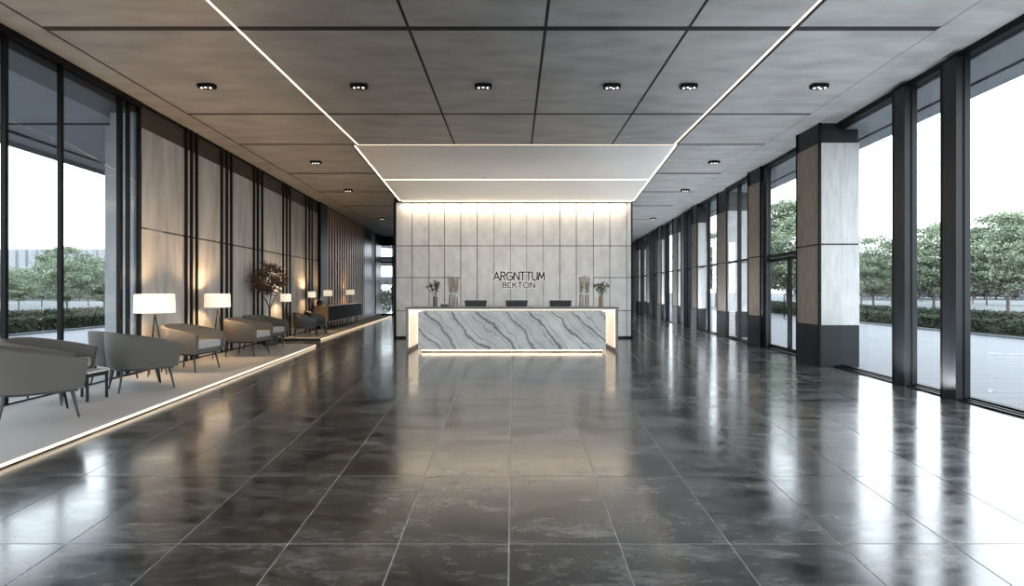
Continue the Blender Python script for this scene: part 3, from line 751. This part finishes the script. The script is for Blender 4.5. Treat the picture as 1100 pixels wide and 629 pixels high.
# ------------------------------------------------------------------ downlights
def downlight(n):
    r = empty('ceiling_downlight')
    b = MB(); pl = [(.14*math.copysign(abs(math.cos(t))**.5,math.cos(t)), .085*math.copysign(abs(math.sin(t))**.6,math.sin(t))) for t in [2*PI*k/28 for k in range(28)]]
    b.prism(pl, -.055, -.001); b.build('housing', M['black'], r, bevel=.008)
    for x, y in (((-.07,-.02),(0,-.035),(.07,-.02)) if n == 3 else ((-.08,-.01),(-.025,-.035),(.03,.01),(.085,-.02))):
        b = MB(); b.lathe([(.0,-.0),(.017,.0),(.017,-.008),(0,-.008)], (x,y,-.056), 14, cap=False); b.build('lens', M['lens'], r)
    return r
dl = [(-4.89,8.65,3,'leftmost downlight of the front row'),(-2.45,8.65,3,'downlight right of the left light line in the front row'),(-.46,8.65,3,'downlight left of centre in the front row'),
      (1.6,8.65,4,'downlight right of centre in the front row'),(2.83,8.65,4,'downlight just left of the right light line in the front row'),(4.92,8.65,4,'rightmost downlight of the front row'),
      (-5.0,13.76,3,'second downlight back on the left side'),(5.15,13.76,3,'second downlight back on the right side'),
      (-5.34,17.6,3,'third downlight back on the left side'),(5.64,17.6,3,'third downlight back on the right side'),
      (-5.9,24.5,3,'farthest downlight on the left side'),(6.4,24.5,3,'farthest downlight on the right side')]
p3, p4 = downlight(3), downlight(4); used = {3: False, 4: False}
for x, y, n, lab in dl:
    src = p3 if n == 3 else p4
    o = src if not used[n] else dup(src); used[n] = True
    o.location = (x,y,CZ); tag(o, 'black oval ceiling spotlight, '+lab, 'ceiling light', 'black ceiling spotlights')
    warm = x < -1
    light('SPOT', 'spot_beam', (x,y,CZ-.1), 55 if warm else 26, (1,.78,.55) if warm else (1,.93,.85), .05, None, (0,0,0), None, math.radians(95))

# added fill spots without fixtures, lifting the ceiling: warm at left, cool at right
for y in (-1.5, 1.5, 4.0, 6.5):
    light('SPOT', 'ceiling_fill_warm', (XL(y)+.25, y, .5), 78, (1,.70,.44), .03, None, (PI,math.radians(-12),0), None, math.radians(150))
for y in (-2.5, 0.5, 3.0, 5.6, 8.0, 12.8, 16.6, 19.5, 23, 26, 30):
    light('SPOT', 'ceiling_fill_cool', (XR(y)-.7, y, .05), 290, (.88,.94,1), .03, None, (PI,math.radians(14),0), None, math.radians(150))
light('AREA', 'soffit_fill', (0, 14.0, .80), 58, (1,.93,.84), 4.2, None, (PI,0,0), .25)  # unseen light added behind the counter to brighten wall and soffit
for x, y in ((-1.8,4.5),(1.8,4.5),(-1.8,9.5),(1.8,9.5)):
    pass
# ------------------------------------------------------------------ outside
g = MB(); g.box(-260, 260, -60, 400, -.4, -.06); tag(g.build('outer_ground', M['lawn']), kind='structure', label='pale ground beyond the hedges', cat='ground')
def HX(y): return 14.9+.045*y
def HL(y): return -15.6-.05*y
pv = MB(); pv.prism([(XR(-10)+.03,-10),(HX(-10),-10),(HX(90),90),(XR(90)+.03,90)], -.06, -.005)
o = pv.build('paving', M['paving']); o['kind'] = 'structure'; tag(o, 'pale grey paving in long boards outside the right windows', 'paving')
pv = MB(); pv.prism([(XL(-10)-.03,-10),(HL(-10),-10),(HL(90),90),(XL(90)-.03,90)], -.06, -.005)
o = pv.build('paving', M['paving']); o['kind'] = 'structure'; tag(o, 'pale grey paving outside the left windows', 'paving')
for f, sgn, nm in ((HX, 1, 'right'), (HL, -1, 'left')):
    k = MB(); k.prism([(f(-6),-6),(f(-6)+sgn*.25,-6),(f(90)+sgn*.25,90),(f(90),90)], -.06, .06)
    tag(k.build('kerb', M['kerb']), 'dark kerb along the front of the %s hedge' % nm, 'kerb')
    for d, h, wdt, m_, y0, y1, nl, lab in ((.3,.52,1.1,'hedge',6,44,26000,'front clipped green hedge outside the %s windows'),(4.2,.62,1.0,'hedge2',8,50,15000,'back clipped green hedge outside the %s windows')):
        hr = random.Random(int(d*10)+sgn); b = MB()
        b.prism([(f(y0)+sgn*(d+.08),y0),(f(y0)+sgn*(d+wdt-.08),y0),(f(y1)+sgn*(d+wdt-.08),y1),(f(y1)+sgn*(d+.08),y1)], 0, h-.07)
        for _ in range(nl):
            y = hr.uniform(y0,y1); s_ = hr.random()
            if s_ < .45: a, z = d+hr.gauss(.05,.04), hr.uniform(0,h)
            else: a, z = d+hr.uniform(0,wdt), h+hr.gauss(-.05,.035)
            b.leaf((f(y)+sgn*a, y, max(0.0,z)), .07, hr)
        tag(b.build('hedge', M[m_]), lab % nm, 'hedge')
# trees
def make_tree(seed, H, cw, chh, nc, nl, ls, fm, low=None):
    tr, lv = tree_mesh(random.Random(seed), H, cw, chh, nc, nl, ls, .35, .10, .14, 3, low)
    r = empty('tree'); tr.build('trunk', M['barkpale'], r, smooth=True); lv.build('foliage', M[fm], r); return r
protoA = make_tree(11, 6.6, 6.0, 5.2, 230, 110, .095, 'tree', 1.7)
protoB = make_tree(12, 6.2, 5.0, 4.8, 190, 110, .095, 'tree', 1.6)
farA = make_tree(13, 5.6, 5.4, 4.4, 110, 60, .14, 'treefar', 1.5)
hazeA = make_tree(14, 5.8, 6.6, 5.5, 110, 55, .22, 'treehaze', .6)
used = {}
def put(proto, x, y, s, rz, lab, group, sz=None):
    o = proto if proto.name not in used else dup(proto); used[proto.name] = 1
    o.location = (x,y,-.06); o.scale = (s,s,sz or s); o.rotation_euler = (0,0,rz); tag(o, lab, 'tree', group)
def at(px_, y): return (px_-550)/580*y
G = 'leafy trees outside the windows'
put(protoA, at(1083,33), 33, 1.0, .3, 'large green tree outside the right windows nearest the right edge', G)
put(protoB, at(1003,36), 36, .98, 1.3, 'green tree seen between the two deep mullions on the right', G)
put(protoB, at(938,39), 39, .90, 2.3, 'green tree seen beside the nearest stone column', G)
put(protoA, at(1125,40), 40, .95, 1.9, 'green tree cut by the right edge of the view', G)
put(protoA, at(846,34), 34, 1.13, .9, 'tall green tree seen above the glass door', G)
put(protoB, at(769,50), 50, 1.15, 2.9, 'green tree seen beyond the third right column', G)
put(protoB, at(72,33), 33, .70, .2, 'green tree outside the left glass, its crown behind a mullion', G)
put(protoB, at(112,37), 37, .62, 1.2, 'green tree outside the left glass beside the stone pillar', G)
put(protoB, at(20,44), 44, .55, 2.2, 'smaller green tree outside the left glass', G)
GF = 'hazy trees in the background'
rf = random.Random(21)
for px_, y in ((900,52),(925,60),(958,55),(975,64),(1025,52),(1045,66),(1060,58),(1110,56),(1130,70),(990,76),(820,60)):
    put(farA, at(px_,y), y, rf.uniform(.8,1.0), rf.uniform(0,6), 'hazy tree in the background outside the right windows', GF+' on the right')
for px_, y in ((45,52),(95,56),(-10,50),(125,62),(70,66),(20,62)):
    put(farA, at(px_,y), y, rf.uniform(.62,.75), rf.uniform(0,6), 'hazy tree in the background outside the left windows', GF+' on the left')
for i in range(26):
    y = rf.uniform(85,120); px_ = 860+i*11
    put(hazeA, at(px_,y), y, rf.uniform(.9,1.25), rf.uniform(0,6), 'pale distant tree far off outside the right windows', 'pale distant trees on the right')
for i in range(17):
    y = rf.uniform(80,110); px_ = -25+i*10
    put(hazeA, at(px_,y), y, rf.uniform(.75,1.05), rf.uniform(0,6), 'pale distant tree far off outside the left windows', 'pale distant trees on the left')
rs = random.Random(8)
sh = empty('shrub', (-7.95,35.0,-.05)); tag(sh, 'leafy green shrub outside the glazed end of the left passage', 'shrub')
tr, lv = tree_mesh(rs, 2.1, 1.9, 1.9, 60, 60, .06, .8, .04, .2, 3, .3); tr.build('stems', M['bark'], sh); lv.build('foliage', M['tree'], sh)
# tower far left
tw = empty('tower_building', (-95,105,0)); tag(tw, 'pale hazy building with vertical ribs far off beyond the left glass', 'building')
b = MB(); b.box(-40,19,0,20,-1,9.6); b.build('wall', M['tower'], tw)
b = MB()
for i in range(30): b.box(-39+i*1.95,-38.2+i*1.95,-.5,0,-1,9.55)
b.build('ribs', M['towerfin'], tw)
# canopies
cn = empty('canopy', (XL(5),5,4.65)); tag(cn, 'grey flat canopy projecting outside the left glass', 'canopy')
def cl(mb, y0, y1, a, b_, z0, z1): return mb.prism([(XL(y0)-a,y0),(XL(y0)-b_,y0),(XL(y1)-b_,y1),(XL(y1)-a,y1)], z0, z1)
b = MB(); cl(b, -6, 10.17, .65, 3.9, 4.65, 4.95); cl(b, 10.21, 40, .65, 3.9, 4.65, 4.95); P(b, 'soffit', M['canopy'], cn)
b = MB(); cl(b, -6, 40, .07, .65, 4.60, 4.95); P(b, 'beam', M['canopydark'], cn)
b = MB(); cl(b, -6, 40, 3.25, 3.32, 4.62, 4.651); cl(b, 10.165, 10.215, .65, 3.9, 4.63, 4.66); P(b, 'joint', M['joint'], cn)
b = MB(); cl(b, -6, 40, 3.9, 3.96, 4.55, 5.0); P(b, 'fascia', M['canopy'], cn)
cn = empty('canopy', (XR(5),5,4.65)); tag(cn, 'narrow pale canopy projecting outside the right windows', 'canopy')
def cr_(mb, y0, y1, a, b_, z0, z1): return mb.prism([(XR(y0)+a,y0),(XR(y0)+b_,y0),(XR(y1)+b_,y1),(XR(y1)+a,y1)], z0, z1)
b = MB(); cr_(b, -6, 40, .07, 1.25, 4.68, 4.95); P(b, 'soffit', M['canopy'], cn)
b = MB(); cr_(b, -6, 40, .74, .79, 4.66, 4.681); P(b, 'joint', M['joint'], cn)

b = MB(); b.box(-11, -2, 33.3, 41, 3.36, 3.6); b.box(-11,-2,40.6,41,1.95,2.55); b.box(-10.9,-10.6,40.6,41,-.06,3.4)
tag(b.build('entrance_canopy', M['canopy']), 'grey canopy with a low beam outside the glazed end of the left passage', 'canopy')

# ------------------------------------------------------------------ world, camera
w = bpy.data.worlds.new('sky'); scene.world = w; w.use_nodes = True; nt = w.node_tree
bg = nt.nodes['Background']
tc = N(nt, 'ShaderNodeTexCoord'); sp = N(nt, 'ShaderNodeSeparateXYZ'); nt.links.new(tc.outputs['Generated'], sp.inputs[0])
c = ramp(nt, sp.outputs['Z'], [(0, (.92,.96,1)), (.25, (.89,.95,1)), (1, (.76,.87,1))])
nt.links.new(c, bg.inputs['Color']); bg.inputs['Strength'].default_value = 6.0

cam = bpy.data.cameras.new('camera'); co = bpy.data.objects.new('camera', cam); COL.objects.link(co)
cam.sensor_width = 36; cam.lens = 580/1100*36; cam.shift_y = -2.5/1100
co.location = (0,0,EYE); co.rotation_euler = (PI/2,0,0); cam.clip_end = 1000; scene.camera = co
scene.view_settings.view_transform = 'Standard'
scene.view_settings.look = 'None'
scene.view_settings.exposure = 0.0
